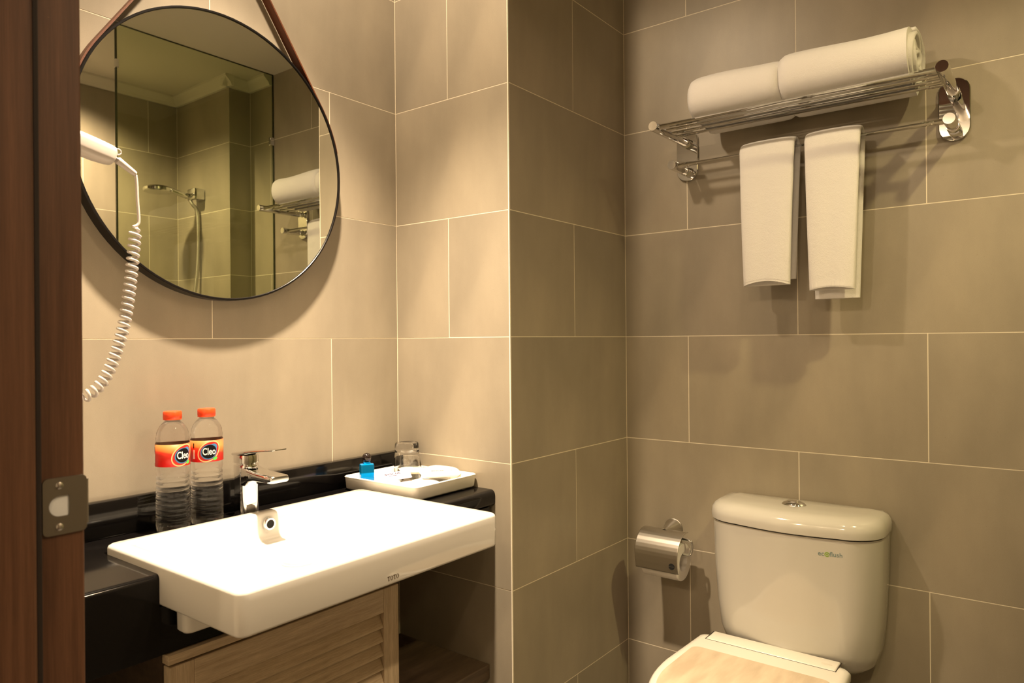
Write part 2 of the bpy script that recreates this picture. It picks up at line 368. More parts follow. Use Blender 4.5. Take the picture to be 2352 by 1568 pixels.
for ch in 'TOTO':
    (serif_T if ch == 'T' else serif_O)(b, xx, 0, .0058, .0074); xx += .0066
mapv(b, lambda v: Vector((v.x, BY-HY-.0004, .7935+v.z)))
at(bas, obj('lettering', b, LOGO))

# ------------------------------------------------------------------ faucet
FX, FY = -.497, -.073
fa = thing('basin_faucet', 'chrome single lever faucet standing behind the basin', 'faucet', (FX, FY, ZT))
b = bmesh.new()
loft(b, [L(FX, FY, *a) for a in ((.0225, .0235, .014, ZT), (.0225, .0235, .014, ZT+.004), (.0205, .0215, .013, ZT+.006), (.0205, .0215, .013, ZT+.075), (.0215, .0225, .014, ZT+.092), (.0215, .0225, .014, ZT+.104), (.0205, .0215, .013, ZT+.106))])
at(fa, obj('body', b, CHROME, None, 35))
b = bmesh.new()          # spout
def sec(y, zt, zb, hw): return [(x, y, z) for x, z in rrect(FX, (zt+zb)/2, hw, (zt-zb)/2, min(.006, (zt-zb)/2.2), 4)]
loft(b, [sec(FY, ZT+.104, ZT+.06, .020), sec(FY-.022, ZT+.103, ZT+.066, .0205), sec(FY-.034, ZT+.100, ZT+.076, .021), sec(FY-.055, ZT+.097, ZT+.079, .0215), sec(FY-.085, ZT+.0955, ZT+.0795, .022), sec(FY-.114, ZT+.0945, ZT+.0795, .0215), sec(FY-.117, ZT+.0925, ZT+.081, .020)])
at(fa, obj('spout', b, CHROME, None, 35))
b = bmesh.new()
loft(b, [L(FX, FY, *a) for a in ((.0165, .0175, .012, ZT+.105), (.0165, .0175, .012, ZT+.1095), (.0215, .0225, .014, ZT+.1105), (.0215, .0225, .014, ZT+.124), (.0205, .0215, .013, ZT+.127))])
lv = at(fa, obj('handle', b, CHROME, None, 35))
b = bmesh.new()
loft(b, [[(x, y+.0, z0+(zz)) for x, zz in rrect(FX, 0, hw, t, t*.9, 3)] for y, z0, hw, t in ((FY+.021, ZT+.1275, .0205, .003), (FY, ZT+.130, .0215, .0035), (FY-.025, ZT+.134, .0205, .0042), (FY-.05, ZT+.138, .018, .003), (FY-.085, ZT+.1425, .0175, .0018), (FY-.115, ZT+.1455, .0165, .0012), (FY-.12, ZT+.146, .013, .0008))])
obj('lever', b, CHROME, lv, 40)

# ------------------------------------------------------------------ water bottles
CAPR = mat('orange_red_cap', (.92, .07, .012), .35)
LABEL = mat('orange_label', (.8, .2, .05), .4)
def _lab(m):
    tc = nd(m, 'ShaderNodeTexCoord'); sx = nd(m, 'ShaderNodeSeparateXYZ'); lk(m, tc.outputs['Object'], sx.inputs[0])
    wv = nd(m, 'ShaderNodeMath', operation='MULTIPLY_ADD'); lk(m, sx.outputs[0], wv.inputs[0]); wv.inputs[1].default_value = .28; lk(m, sx.outputs[2], wv.inputs[2])
    mr = nd(m, 'ShaderNodeMapRange'); lk(m, wv.outputs[0], mr.inputs[0]); mr.inputs[1].default_value = .1245; mr.inputs[2].default_value = .175
    r = ramp(m, mr.outputs[0], [(0, (.70, .012, .01)), (.40, (.78, .03, .012)), (.46, (.62, .14, .025)), (.70, (.56, .24, .07)), (.96, (.58, .13, .05))])
    lk(m, r.outputs[0], bsdf(m).inputs['Base Color'])
_lab(LABEL)
INK = mat('label_black', (.006, .006, .008), .6, Specular_IOR_Level=.1); CREAM = mat('label_cream_ring', (.95, .62, .30), .4); BLUE = mat('label_blue', (.06, .22, .5), .4); LRED = mat('label_red', (.55, .02, .01), .4); WHITE = mat('label_white', (.92, .9, .86), .4); GREEN = mat('label_green', (.1, .55, .08), .4)
BR = .0302
def bottle(x, y, face, label):
    t = thing('water_bottle', label, 'bottle', (x, y, ZT), 'water bottles behind the basin')
    prof = [(.024, .0015), (.0285, .004), (.0303, .012), (.0303, .018), (.0295, .02)]
    z = .022
    while z < .098:
        f = .0298-.0014*max(0, min(1, (z-.05)/.045))
        for dz, dr in ((0, 0), (.0025, .0008), (.005, .0009), (.0075, 0), (.0085, -.0007)): prof.append((f+dr, z+dz))
        z += .0095
    prof += [(.0284, .108), (.0293, .113), (.0298, .1185), (.0299, .122), (.0300, .128), (.0300, .165), (.0299, .1685), (.0290, .1715), (.0297, .1755), (.0292, .179), (.0283, .1845), (.0284, .187), (.0262, .1925), (.0235, .1985), (.0198, .2035), (.0160, .2072), (.0140, .2090), (.0140, .2108)]
    o = obj('body', lathe(bmesh.new(), prof, 48), WATERB, t, True)
    cp = []; n = 72
    for (r, zz, k) in ((.0165, .2118, 0), (.0165, .2138, 0), (.0160, .2142, 0), (.0166, .2148, 1), (.0166, .2255, 1), (.0152, .2275, 0), (.006, .2280, 0)):
        cp.append([((r-(.00035 if k and i % 2 else 0))*math.cos(2*PI*i/n), (r-(.00035 if k and i % 2 else 0))*math.sin(2*PI*i/n), zz) for i in range(n)])
    obj('cap', loft(bmesh.new(), cp), CAPR, t, 50)
    lb = obj('label_band', lathe(bmesh.new(), [(BR+.0001, .1255), (BR+.0005, .1256), (BR+.0005, .1669), (BR+.0001, .167)], 64, False, False), LABEL, t, True)
    def wrap(bm, dr, u0=0, v0=0):
        def f(v):
            a = face+(v.x+u0)/BR; r = BR+.0006+dr; return Vector((r*math.cos(a), r*math.sin(a), .1462+v.y+v0))
        return mapv(bm, f)
    def ell(a, b, tilt, n=40, ox=0, oy=0):
        bm = bmesh.new(); L_ = []
        for k in (1, .8, .6, .4, .2, .02):
            P = []
            for i in range(n):
                x_, y_ = k*a*math.cos(2*PI*i/n), k*b*math.sin(2*PI*i/n); P.append((ox+x_*math.cos(tilt)-y_*math.sin(tilt), oy+x_*math.sin(tilt)+y_*math.cos(tilt), 0))
            L_.append(P)
        return loft(bm, L_, False, True)
    T = .75
    obj('emblem_ring', wrap(ell(.0235, .0175, T), .0002), CREAM, lb)
    obj('emblem_field', wrap(ell(.0213, .0154, T), .0004), LRED, lb)
    obj('emblem_field', wrap(ell(.0105, .0075, T, ox=.0055, oy=.0055), .00055), BLUE, lb)
    obj('emblem_rim', wrap(ell(.0152, .0140, T, ox=-.0005, oy=-.001), .0007), BLUE, lb)
    obj('emblem_disc', wrap(ell(.0138, .0126, T, ox=0, oy=-.0005), .0009), INK, lb)
    obj('emblem_leaf', wrap(ell(.0045, .003, .4, 16, .0105, -.0145), .0011), GREEN, lb)
    tm = textmesh('Cleo', .0150, .00025); mapv(tm, lambda v: Vector((v.x*.80, v.y*1.25, 0))); obj('emblem_word', wrap(tm, .0012, 0, -.0005), WHITE, lb)
    for u0, du, v0, dv, mm in ((-.0315, .0028, .006, .010, INK), (-.0315, .0045, -.014, .017, PAPER)):
        if label.startswith('left'): u0 -= .03
        bm = bmesh.new(); bm.faces.new([bm.verts.new(p) for p in ((u0, v0, 0), (u0+du, v0, 0), (u0+du, v0+dv, 0), (u0, v0+dv, 0))])
        obj('small_print', wrap(bm, .0003), mm, lb)
    return t
bottle(-.6475, -.066, math.radians(-118.5+36), 'left of the two water bottles with red caps, farther from the faucet')
bottle(-.5795, -.067, math.radians(-121.5+10), 'water bottle with red cap standing next to the faucet, right of its twin')

# ------------------------------------------------------------------ vanity cabinet
cb = thing('vanity_cabinet', 'light oak cabinet with a louvred door under the basin', 'cabinet', (-.54, -.16, 0))
CX0, CX1, CY, CZ1 = -.783, -.297, -.312, .7055
at(cb, obj('side_panel', mkbox(CX0, CX0+.018, CY+.022, -.005, .02, CZ1), DARKW)); at(cb, obj('side_panel', mkbox(CX1-.018, CX1, CY+.022, -.005, .02, CZ1), OAKV))  # left panel coloured dark to stand for the dark void beside the oak cabinet
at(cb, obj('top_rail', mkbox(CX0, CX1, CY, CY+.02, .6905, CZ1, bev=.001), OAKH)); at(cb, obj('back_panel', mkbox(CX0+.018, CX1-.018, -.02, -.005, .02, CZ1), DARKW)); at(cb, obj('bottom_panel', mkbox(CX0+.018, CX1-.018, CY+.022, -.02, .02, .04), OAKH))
dr = at(cb, obj('door', mkbox(CX0+.002, CX0+.042, CY, CY+.02, .03, .6865, bev=.0015), OAKV)); dr['label'] = 'louvred door of pale oak'
obj('stile', mkbox(CX1-.042, CX1-.001, CY, CY+.02, .03, .6865, bev=.0015), OAKV, dr); obj('rail', mkbox(CX0+.042, CX1-.042, CY, CY+.02, .638, .6865, bev=.0015), OAKH, dr); obj('rail', mkbox(CX0+.042, CX1-.042, CY, CY+.02, .03, .08, bev=.0015), OAKH, dr)
sm = None
for i in range(19):
    z0 = .638-.0285*(i+1)
    if sm is None:
        b = mkbox(CX0+.042, CX1-.042, -.0035, .0035, -.019, .019, bev=.0015); so = obj('louvre', b, OAKH); sm = so.data
    else: so = bpy.data.objects.new('louvre', sm); COL.objects.link(so)
    so.rotation_euler = (math.radians(-24), 0, 0); so.location = (0, CY+.0115, z0+.014); so.parent = dr
ns = thing('niche_shelf', 'dark wooden shelf in the niche beside the louvred cabinet', 'shelf', (-.15, -.16, .37))
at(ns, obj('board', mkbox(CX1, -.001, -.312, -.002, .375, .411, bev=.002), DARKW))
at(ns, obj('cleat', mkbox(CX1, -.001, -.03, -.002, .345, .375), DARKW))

# ------------------------------------------------------------------ round mirror on a leather strap
MX, MZ, MR = -.511, 1.578, .2985
mi = thing('round_mirror', 'round mirror in a thin black frame hung by a brown leather strap', 'mirror', (MX, 0, MZ))
def ringprof(P, n=96, closedprof=True):
    b = bmesh.new(); rows = [[b.verts.new((r*math.cos(2*PI*i/n), y, r*math.sin(2*PI*i/n))) for r, y in P] for i in range(n)]
    for i in range(n):
        a, c = rows[i], rows[(i+1) % n]
        for k in range(len(P)): l = (k+1) % len(P); b.faces.new((a[k], a[l], c[l], c[k]))
    return b
obj('frame', ringprof([(MR, -.0015), (MR, -.0295), (MR-.001, -.031), (MR-.004, -.031), (MR-.005, -.030), (MR-.0052, -.024), (MR-.02, -.024), (MR-.02, -.0015)]), BLACKM, mi, 30)
b = bmesh.new(); b.faces.new([b.verts.new(((MR-.005)*math.cos(2*PI*i/96), -.028, (MR-.005)*math.sin(2*PI*i/96))) for i in range(96)])
obj('mirror_glass', b, MIRROR, mi)
# strap: from one side over the peg to the other, lying against the rim
ZP = .520; a_t = math.acos(MR/ZP); a0 = PI/2-a_t
P = []
for i in range(9): a = math.radians(13)+(a0-math.radians(13))*i/8; P.append(((MR+.0018)*math.cos(a), (MR+.0018)*math.sin(a)))
for i in range(1, 6): k = i/6; P.append((P[8][0]*(1-k)+.012*k, P[8][1]*(1-k)+(ZP-.004)*k))
for i in range(7): a = math.radians(30)+math.radians(120)*i/6; P.append((.014*math.cos(a), ZP-.011+.014*math.sin(a)))
P = P+[(-x, z) for x, z in P[13::-1]]
b = bmesh.new(); L_ = []
for i, (x, z) in enumerate(P):
    q0, q1 = P[max(0, i-1)], P[min(len(P)-1, i+1)]; tx, tz = q1[0]-q0[0], q1[1]-q0[1]; l = math.hypot(tx, tz); nx, nz = tz/l, -tx/l
    L_.append([(x-nx*.0016, -.0275, z-nz*.0016), (x+nx*.0016, -.0275, z+nz*.0016), (x+nx*.0016, -.004, z+nz*.0016), (x-nx*.0016, -.004, z-nz*.0016)])
loft(b, L_); st = obj('strap', b, LEATHER, mi, 40); st['label'] = 'brown leather hanging strap'
b = bmesh.new(); tube(b, [(0, 0, ZP-.012), (0, -.03, ZP-.012)], .012, 20); tube(b, [(0, -.03, ZP-.012), (0, -.036, ZP-.012)], .017, 20); obj('peg', b, BLACKM, mi, 40)

# ------------------------------------------------------------------ hair dryer with coiled cord
hd = thing('hair_dryer', 'white hair dryer with a coiled cord hanging in front of the round mirror', 'hair dryer', (-.93, -.002, 1.35))
A_, B_ = Vector((-.90, -.127, 1.5385)), Vector((-.777, -.13, 1.5085))
ax = (B_-A_).normalized(); nv = Vector((-ax.z, 0, ax.x)).normalized(); yv = Vector((0, 1, 0))
b = bmesh.new(); L_ = []
for s, ha, hy, off in ((-.35, .0195, .018, 0), (0, .019, .018, 0), (.45, .019, .018, 0), (.75, .0185, .0175, 0), (.9, .0172, .016, .0005), (.97, .0155, .0135, .001), (1.0, .010, .009, .0015)):
    c = A_+(B_-A_)*s+nv*off
    L_.append([c+nv*p+yv*q for p, q in rrect(0, 0, ha, hy, min(ha, hy)*.75, 6)])
loft(b, L_); hb = at(hd, obj('handle', b, WHITEP, None, 60))
C0 = B_; C1 = Vector((-.7425, -.131, 1.4865))
b = tube(bmesh.new(), [C0-ax*.004, C0.lerp(C1, .15), C0.lerp(C1, .9), C1], [.0068, .0066, .0050, .0042], 14); at(hd, obj('strain_relief', b, WHITEP, None, 50))
b = bmesh.new(); rc = B_+nv*.0125+ax*.0035
tube(b, [rc+(ax*math.cos(a)+nv*math.sin(a))*.0048 for a in [2*PI*i/20 for i in range(21)]], .0011, 8, False); at(hd, obj('hanging_loop', b, WHITEP, None, True))
b = tube(bmesh.new(), spline([C1, (-.7405, -.131, 1.470), (-.7395, -.131, 1.440), (-.7375, -.131, 1.408), (-.740, -.131, 1.398), (-.748, -.131, 1.394)], 8), .0026, 12); at(hd, obj('cord', b, WHITEP, None, True))
path = spline([(-.743, -.131, 1.392), (-.7475, -.131, 1.345), (-.7535, -.131, 1.29), (-.7615, -.131, 1.235), (-.773, -.131, 1.19), (-.787, -.131, 1.150), (-.805, -.131, 1.120), (-.830, -.131, 1.103), (-.865, -.12, 1.10), (-.90, -.10, 1.13), (-.925, -.075, 1.18)], 40)
N = 41; pts = []; tot = len(path)-1; u = None
dist = [0]
for p, q in zip(path, path[1:]): dist.append(dist[-1]+(q-p).length)
for i, p in enumerate(path):
    t = (path[min(i+1, tot)]-path[max(i-1, 0)]).normalized()
    if u is None: u, v = frame(t)
    else: u = (u-t*u.dot(t)).normalized(); v = t.cross(u)
samples = N*14; ci = 0; pts = []; u = None
for k in range(samples+1):
    s = dist[-1]*k/samples
    while ci < tot-1 and dist[ci+1] < s: ci += 1
    f = (s-dist[ci])/max(1e-9, dist[ci+1]-dist[ci]); p = path[ci].lerp(path[ci+1], f)
    t = (path[ci+1]-path[ci]).normalized()
    if u is None: u, v = frame(t)
    else: u = (u-t*u.dot(t)).normalized(); v = t.cross(u)
    a = -2*PI*k/14+.6; r = .0082*min(1, .35+k/14)
    pts.append(p+u*r*math.cos(a)+v*r*math.sin(a))
at(hd, obj('coiled_cord', tube(bmesh.new(), pts, .0026, 8), WHITEP, None, True))
at(hd, obj('wall_holder', mkbox(-.985, -.885, -.085, -.001, 1.17, 1.45, bev=.012, seg=3), WHITEP, None, 40))
b = bmesh.new(); tube(b, [(-.94, -.04, 1.44), (-.955, -.10, 1.52), (-.957, -.123, 1.565)], [.02, .025, .03], 18); at(hd, obj('cradle', b, WHITEP, None, 50))

# ------------------------------------------------------------------ amenity tray and what lies on it
ZQ = .8365
TX0, TX1, TY0, TY1 = -.2165, -.004, -.282, -.034
tr = thing('amenity_tray', 'shallow white tray on the counter right of the basin', 'tray', (-.11, -.158, ZT))
cx, cy, hx, hy = (TX0+TX1)/2, (TY0+TY1)/2, (TX1-TX0)/2, (TY1-TY0)/2
b = bmesh.new(); loft(b, [L(cx, cy, hx-.007, hy-.007, .010, ZQ), L(cx, cy, hx-.003, hy-.003, .012, ZQ+.004), L(cx, cy, hx-.001, hy-.001, .013, ZQ+.026), L(cx, cy, hx, hy, .013, ZQ+.0305), L(cx, cy, hx-.0025, hy-.0025, .012, ZQ+.0325), L(cx, cy, hx-.005, hy-.005, .011, ZQ+.0305), L(cx, cy, hx-.010, hy-.010, .010, ZQ+.010), L(cx, cy, hx-.016, hy-.016, .010, ZQ+.005)])
TRAYW = mat('white_melamine', (.84, .81, .74), .25)
at(tr, obj('dish', b, TRAYW, None, 50))
for fx, fy in ((-.04, -.262), (-.18, -.262), (-.04, -.055), (-.18, -.055)):
    at(tr, obj('foot', mkbox(fx-.006, fx+.006, fy-.006, fy+.006, ZT, ZQ+.003), PLASTIC_W))
ZI = ZQ+.005
tg = thing('glass_tumbler', 'clear glass tumbler standing upside down in the tray corner', 'tumbler', (-.044, -.078, ZI))
b = lathe(bmesh.new(), [(.0325, 0), (.0335, .0006), (.0330, .03), (.0315, .07), (.0300, .087), (.0285, .0905), (.010, .0905), (.001, .0900)], 48, False, False)
b2 = lathe(bmesh.new(), [(.0325, 0), (.0318, .0006), (.0308, .03), (.0295, .066), (.0270, .0705), (.010, .0715), (.001, .0715)], 48, False, False)
me = bpy.data.meshes.new('t'); b2.to_mesh(me); b2.free(); b.from_mesh(me)
bmesh.ops.remove_doubles(b, verts=b.verts[:], dist=1e-5); 
for ring in (True, False):
    pass
bmesh.ops.holes_fill(b, edges=[e for e in b.edges if e.is_boundary], sides=60)
obj('wall', b, TUMBLER, tg, 60)
tb = thing('toiletry_bottle', 'small blue toiletry bottle with a round black stopper at the tray end', 'bottle', (-.190, -.092, ZI))
b = bmesh.new(); loft(b, [L(0, 0, *a) for a in ((.0145, .0085, .002, 0), (.0160, .0100, .003, .001), (.0160, .0100, .003, .055), (.0150, .0090, .003, .0575), (.0085, .0075, .004, .0585), (.0080, .0070, .004, .0625))])
bb = obj('body', b, BLUEG, tb, 40); bb.rotation_euler = (0, 0, -.45)
b = bmesh.new(); bmesh.ops.create_uvsphere(b, u_segments=24, v_segments=14, radius=.0112); mapv(b, lambda v: Vector((v.x, v.y, v.z+.0728))); obj('stopper', b, mat('black_gloss', (.012, .007, .006), .12), tb, True)
PKW = mat('white_sachet', (.86, .84, .78), .4); PKC = mat('cream_sachet', (.84, .78, .62), .5); PKP = mat('lilac_sachet', (.60, .55, .80), .35)
PRINT = mat('sachet_print', (.08, .07, .08), .6)
def packet(label, x, y, z, lx, ly, h, rz, tilt, m, words):
    t = thing('sachet', label, 'sachet', (x, y, z), 'sachets in the amenity tray'); t.rotation_euler = (tilt[0], tilt[1], rz)
    b = bmesh.new(); nx, ny = 10, 8; V = {}
    for sd in (1, -1):
        for i in range(nx+1):
            for j in range(ny+1):
                a, c = i/nx*2-1, j/ny*2-1; e = max(0, (1-a**4)*(1-c**4)); V[sd, i, j] = b.verts.new((a*lx/2, c*ly/2, (.0006+h/2*e**.6)*sd+h/2))
        for i in range(nx):
            for j in range(ny):
                q = [V[sd, i, j], V[sd, i+1, j], V[sd, i+1, j+1], V[sd, i, j+1]]; b.faces.new(q if sd > 0 else q[::-1])
    for i in range(nx):
        for j in (0, ny): b.faces.new((V[1, i, j], V[1, i+1, j], V[-1, i+1, j], V[-1, i, j]))
    for j in range(ny):
        for i in (0, nx): b.faces.new((V[1, i, j], V[1, i, j+1], V[-1, i, j+1], V[-1, i, j]))
    obj('pack', b, m, t, 60)
    for s, sz, ux, uy in words:
        tm = textmesh(s, sz, .0002)
        def f(v):
            X, Y = v.x+ux, v.y+uy; a, c = 2*X/lx, 2*Y/ly; return Vector((X, Y, h+.0010+0*a))
        obj('print', mapv(tm, f), PRINT, t)
    return t
packet('lilac tinted sachet leaning over the near left corner of the tray', -.160, -.150, ZI+.026, .085, .052, .007, math.radians(-38), (math.radians(9), math.radians(-6), 0), PKP, [('SOLIA', .014, 0, .004), ('HOTEL', .006, 0, -.008)])
packet('cream flat sachet printed with a name, in front of the upturned tumbler', -.072, -.142, ZI+.024, .085, .060, .012, math.radians(-35), (0, math.radians(3), 0), PKC, [('SOLIA', .012, .006, .006)])
packet('white sachet with printed name along the near rim of the tray', -.066, -.212, ZI+.0225, .090, .052, .012, math.radians(-35), (math.radians(2), 0, 0), PKW, [('SOLIA', .012, -.004, 0), ('/', .012, .030, 0)])
packet('white crimped sachet resting against the wall end of the tray', -.030, -.186, ZI+.008, .042, .100, .030, math.radians(6), (0, 0, 0), PKW, [])
packet('white sachet lying beneath the others in the middle of the tray', -.135, -.205, ZI, .110, .075, .020, math.radians(-10), (0, 0, 0), PKW, [])

# ------------------------------------------------------------------ towel shelf on the right wall
rk = thing('towel_rack', 'chrome hotel towel rack with a barred shelf and lower rail', 'towel rack', (.566, -.9, 1.63))
YL, YR, ZU, ZL = -.583, -1.224, 1.739, 1.660
for yb in (YL, YR):
    b = bmesh.new(); o_ = [(yb+p, q) for p, q in rrect(0, 1.705, .031, .071, .030, 10)]
    loft(b, [[(.566, y, z) for y, z in o_], [(.559, y, z) for y, z in o_], [(.5575, yb+(y-yb)*.95, 1.705+(z-1.705)*.98) for y, z in o_]])
    pl = at(rk, obj('wall_plate', b, CHROME, None, 40))
    b = tube(bmesh.new(), [(.5585, yb, ZU), (.540, yb, ZU), (.538, yb, ZU), (.536, yb, ZU), (.347, yb, ZU), (.3455, yb, ZU)], [.0135, .0135, .0120, .0125, .0125, .0118], 28)
    at(rk, obj('arm', b, CHROME, None, 40))
    b = tube(bmesh.new(), [(.5585, yb, ZL), (.540, yb, ZL), (.538, yb, ZL), (.536, yb, ZL), (.458, yb, ZL), (.4565, yb, ZL)], [.0135, .0135, .0120, .0125, .0125, .0118], 28)
    at(rk, obj('arm', b, CHROME, None, 40))
for x, r in ((.366, .0078), (.403, .0045), (.438, .0045), (.473, .0045)):
    at(rk, obj('shelf_bar', tube(bmesh.new(), [(x, YL, ZU), (x, YR, ZU)], r, 16), CHROME, None, 40))
at(rk, obj('towel_rail', tube(bmesh.new(), [(.475, YL, ZL), (.475, YR, ZL)], .0068, 16), CHROME, None, 40))

# rolled bath towels on the bars
def roll(name, label, y0, y1, hx_, hz_, left_round, right_round, cx_=.452, lift=0):
    zb = ZU+.0045; b = bmesh.new(); n = 40; steps = 26; L_ = []
    def ringpts(y, s, ph):
        P = []
        for i in range(n):
            a = 2*PI*i/n; c, d = math.cos(a), math.sin(a)
            ex = .82
            px = abs(c)**ex*(1 if c > 0 else -1)*hx_*s; pz = abs(d)**ex*(1 if d > 0 else -1)*hz_*s
            z = zb+hz_+pz+.003*math.sin(ph*5+lift)*(d > 0)+lift*0
            x = cx_+px
            if x > .478 and d < 0: z -= .016*min(1, (x-.478)/.03)
            P.append((x, y, z))
        return P
    for k in range(steps+1):
        t = k/steps; y = y0+(y1-y0)*t; s = 1
        e0, e1 = (t*abs(y1-y0))/.028, ((1-t)*abs(y1-y0))/.028
        if left_round and e0 < 1: s = min(s, (.80 if left_round == 1 else .90)+(.20 if left_round == 1 else .10)*math.sqrt(1-(1-e0)**2))
        if right_round and e1 < 1: s = min(s, (.80 if right_round == 1 else .92)+(.20 if right_round == 1 else .08)*math.sqrt(1-(1-e1)**2))
        L_.append(ringpts(y, s, t))
    loft(b, L_); o = obj(name, b, TOWEL, None, 60)
    return tag(o, label, 'towel', 'rolled towels on the rack shelf')
t1 = roll('rolled_towel', 'rolled white bath towel on the rack nearer the room corner', -.663, -.891, .090, .0580, 1, 2)
t2 = roll('rolled_towel', 'rolled white bath towel on the rack with its spiral end showing', -.8905, -1.158, .090, .0600, 2, 0, lift=1)
# spiral end of the second towel: a coiled strip standing proud of the core
b = bmesh.new(); m_ = 150; L_ = []
for i in range(m_+1):
    t = i/m_; a = t*2*PI*4.2+.5; k = .12+.86*t
    x = .452+.088*k*math.cos(a); z = ZU+.0045+.060+.060*k*math.sin(a)
    L_.append((x, z, k))
rows = []
for i, (x, z, k) in enumerate(L_):
    p, q = L_[max(0, i-1)], L_[min(m_, i+1)]; tx, tz = q[0]-p[0], q[1]-p[1]; l = math.hypot(tx, tz) or 1; nx, nz = -tz/l*.0048, tx/l*.0048
    yo = -1.158-.007-.004*math.sin(i*.23)
    rows.append([(x-nx, -1.150, z-nz), (x-nx, yo, z-nz), (x, yo-.003, z), (x+nx, yo, z+nz), (x+nx, -1.150, z+nz)])
loft(b, rows); obj('spiral_end', b, TOWEL, t2, True)

# hand towels folded over the lower rail
def hang(label, yc0, yc1, hw0, hw1, zf, zbk, dyb, band, arch):
    t = thing('hand_towel', label, 'towel', (.475, yc0, ZL), 'hand towels on the lower rail')
    path = []; R0 = .0185
    for i in range(15): k = i/14; path.append((.475-R0-.004*math.sin(k*PI), zf+(ZL-zf)*k, 1-k, 0))
    for i in range(1, 8): a = PI-PI*i/8; path.append((.475+R0*math.cos(a), ZL+R0*math.sin(a), 0, i/8))
    for i in range(15): k = i/14; path.append((.475+R0, ZL+(zbk-ZL)*k, k, 1))
    b = bmesh.new(); L_ = []
    for i, (x, z, down, bk) in enumerate(path):
        p, q = path[max(0, i-1)], path[min(len(path)-1, i+1)]; tx, tz = q[0]-p[0], q[1]-p[1]; l = math.hypot(tx, tz); nx, nz = -tz/l, tx/l
        hw = hw0+(hw1-hw0)*down; yc = yc0+(yc1-yc0)*down+dyb*bk
        th = .0085+.003*down
        pts_ = []
        th = .0088+.0060*down*down*(1 if not bk else .6)
        sec_ = [(-hw*math.cos(PI*i_/16), th*max(.0, math.sin(PI*i_/16))**.55) for i_ in range(17)]; sec_ += [(-p_, -q_) for p_, q_ in sec_[1:-1]]
        for (p_, q_) in sec_:
            wob = (.0020*math.sin(p_*75+2.2+z*6)*(1-abs(p_/hw)))*min(1, down*2)
            zz = z+nz*(q_+wob)
            if q_ > 0 and not bk: zz += arch*(1-(p_/hw)**2)*max(0, 1-(z-zf)/.06)
            pts_.append((x+nx*(q_+wob), yc+p_, zz))
        L_.append(pts_)
    # open ends: turn the rim inwards
    def inner(Lp, up_):
        c = Vector((sum(v[0] for v in Lp), sum(v[1] for v in Lp), sum(v[2] for v in Lp)))/len(Lp); out = []
        for v in Lp:
            d = Vector(v)-c; out.append((c.x+d.x*.6, c.y+d.y*.95, v[2]+up_))
        return out
    L_ = [inner(L_[0], .045), inner(L_[0], .002)]+L_+[inner(L_[-1], .002), inner(L_[-1], .035)]
    loft(b, L_); obj('cloth', b, TOWEL, t, 70); 
    a_, c_ = L_[2], L_[3]; lo_, hi_ = (.10, .62) if band else (.26, .34); rows = []
    for f_ in (lo_, hi_):
        q = [Vector(a_[k]).lerp(Vector(c_[k]), f_) for k in range(17)]
        rows.append([(v.x-.0007, v.y, v.z) for v in q])
    b = bmesh.new(); loft(b, rows, False, False, False); obj('hem_band', b, TOWELB if band else TOWEL, t, True)
    t.location = (0, 0, 0)
    return t
hang('shorter white hand towel over the lower rail, nearer the room corner', -.836, -.834, .0675, .0565, 1.322, 1.338, -.004, False, .011)
hang('longer white hand towel over the lower rail with ribbed hem showing', -.988, -.986, .0620, .0500, 1.304, 1.285, -.003, True, .007)

# ------------------------------------------------------------------ toilet
TC = -.892
to = thing('toilet', 'cream ceramic close coupled toilet against the tiled wall', 'toilet', (.3, TC, 0))
def dl(xb, xf, hw, rf, bulge, z, yc=TC, n=8):
    """outline flat at the wall (xb), rounded and slightly bowed at the front (xf)"""
    P = [(xb-.0, yc-hw+.012), (xb, yc-hw*.5), (xb, yc), (xb, yc+hw*.5), (xb, yc+hw-.012), (xb-.004, yc+hw-.003)]
    P.append((xb-.02, yc+hw))
    for i in range(n+1): a = PI/2*i/n; P.append((xf+bulge+rf-rf*math.sin(a), yc+hw-rf+rf*math.cos(a)))
    for i in range(1, 8): k = i/8; y = (hw-rf)*(1-2*k); P.append((xf+bulge*(1-math.cos((k-.5)*PI)), yc+y))
    for i in range(n+1): a = PI/2*i/n; P.append((xf+bulge+rf-rf*math.cos(a), yc-hw+rf-rf*math.sin(a)))
    P.append((xb-.02, yc-hw)); P.append((xb-.004, yc-hw+.003))
    return [(x, y, z) for x, y in P]
b = bmesh.new()
loft(b, [dl(.556, .455, .120, .05, .006, .408), dl(.558, .415, .160, .07, .010, .418), dl(.559, .398, .176, .075, .012, .435), dl(.560, .388, .184, .078, .013, .465), dl(.560, .380, .190, .08, .014, .53), dl(.560, .373, .195, .082, .015, .62), dl(.560, .369, .198, .083, .016, .735)])
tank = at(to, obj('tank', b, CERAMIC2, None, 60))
b = bmesh.new()
loft(b, [dl(.561, .372, .196, .083, .016, .7365), dl(.561, .3655, .2015, .085, .016, .739), dl(.561, .3645, .2025, .086, .016, .752), dl(.560, .3665, .2005, .086, .016, .764), dl(.558, .373, .195, .084, .016, .773), dl(.554, .383, .185, .078, .016, .779), dl(.540, .405, .16, .06, .014, .7825), dl(.50, .45, .08, .02, .005, .784)])
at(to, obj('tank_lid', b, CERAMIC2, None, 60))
b = lathe(bmesh.new(), [(.0285, 0), (.0285, .002), (.024, .0065), (.0175, .009), (.0165, .0085), (.0155, .0105), (.008, .0118), (.001, .012)], 36); mapv(b, lambda v: Vector((.474+v.x*.8, TC+.002+v.y, .7825+v.z)))
bt = at(to, obj('flush_button', b, CHROME, None, 40))
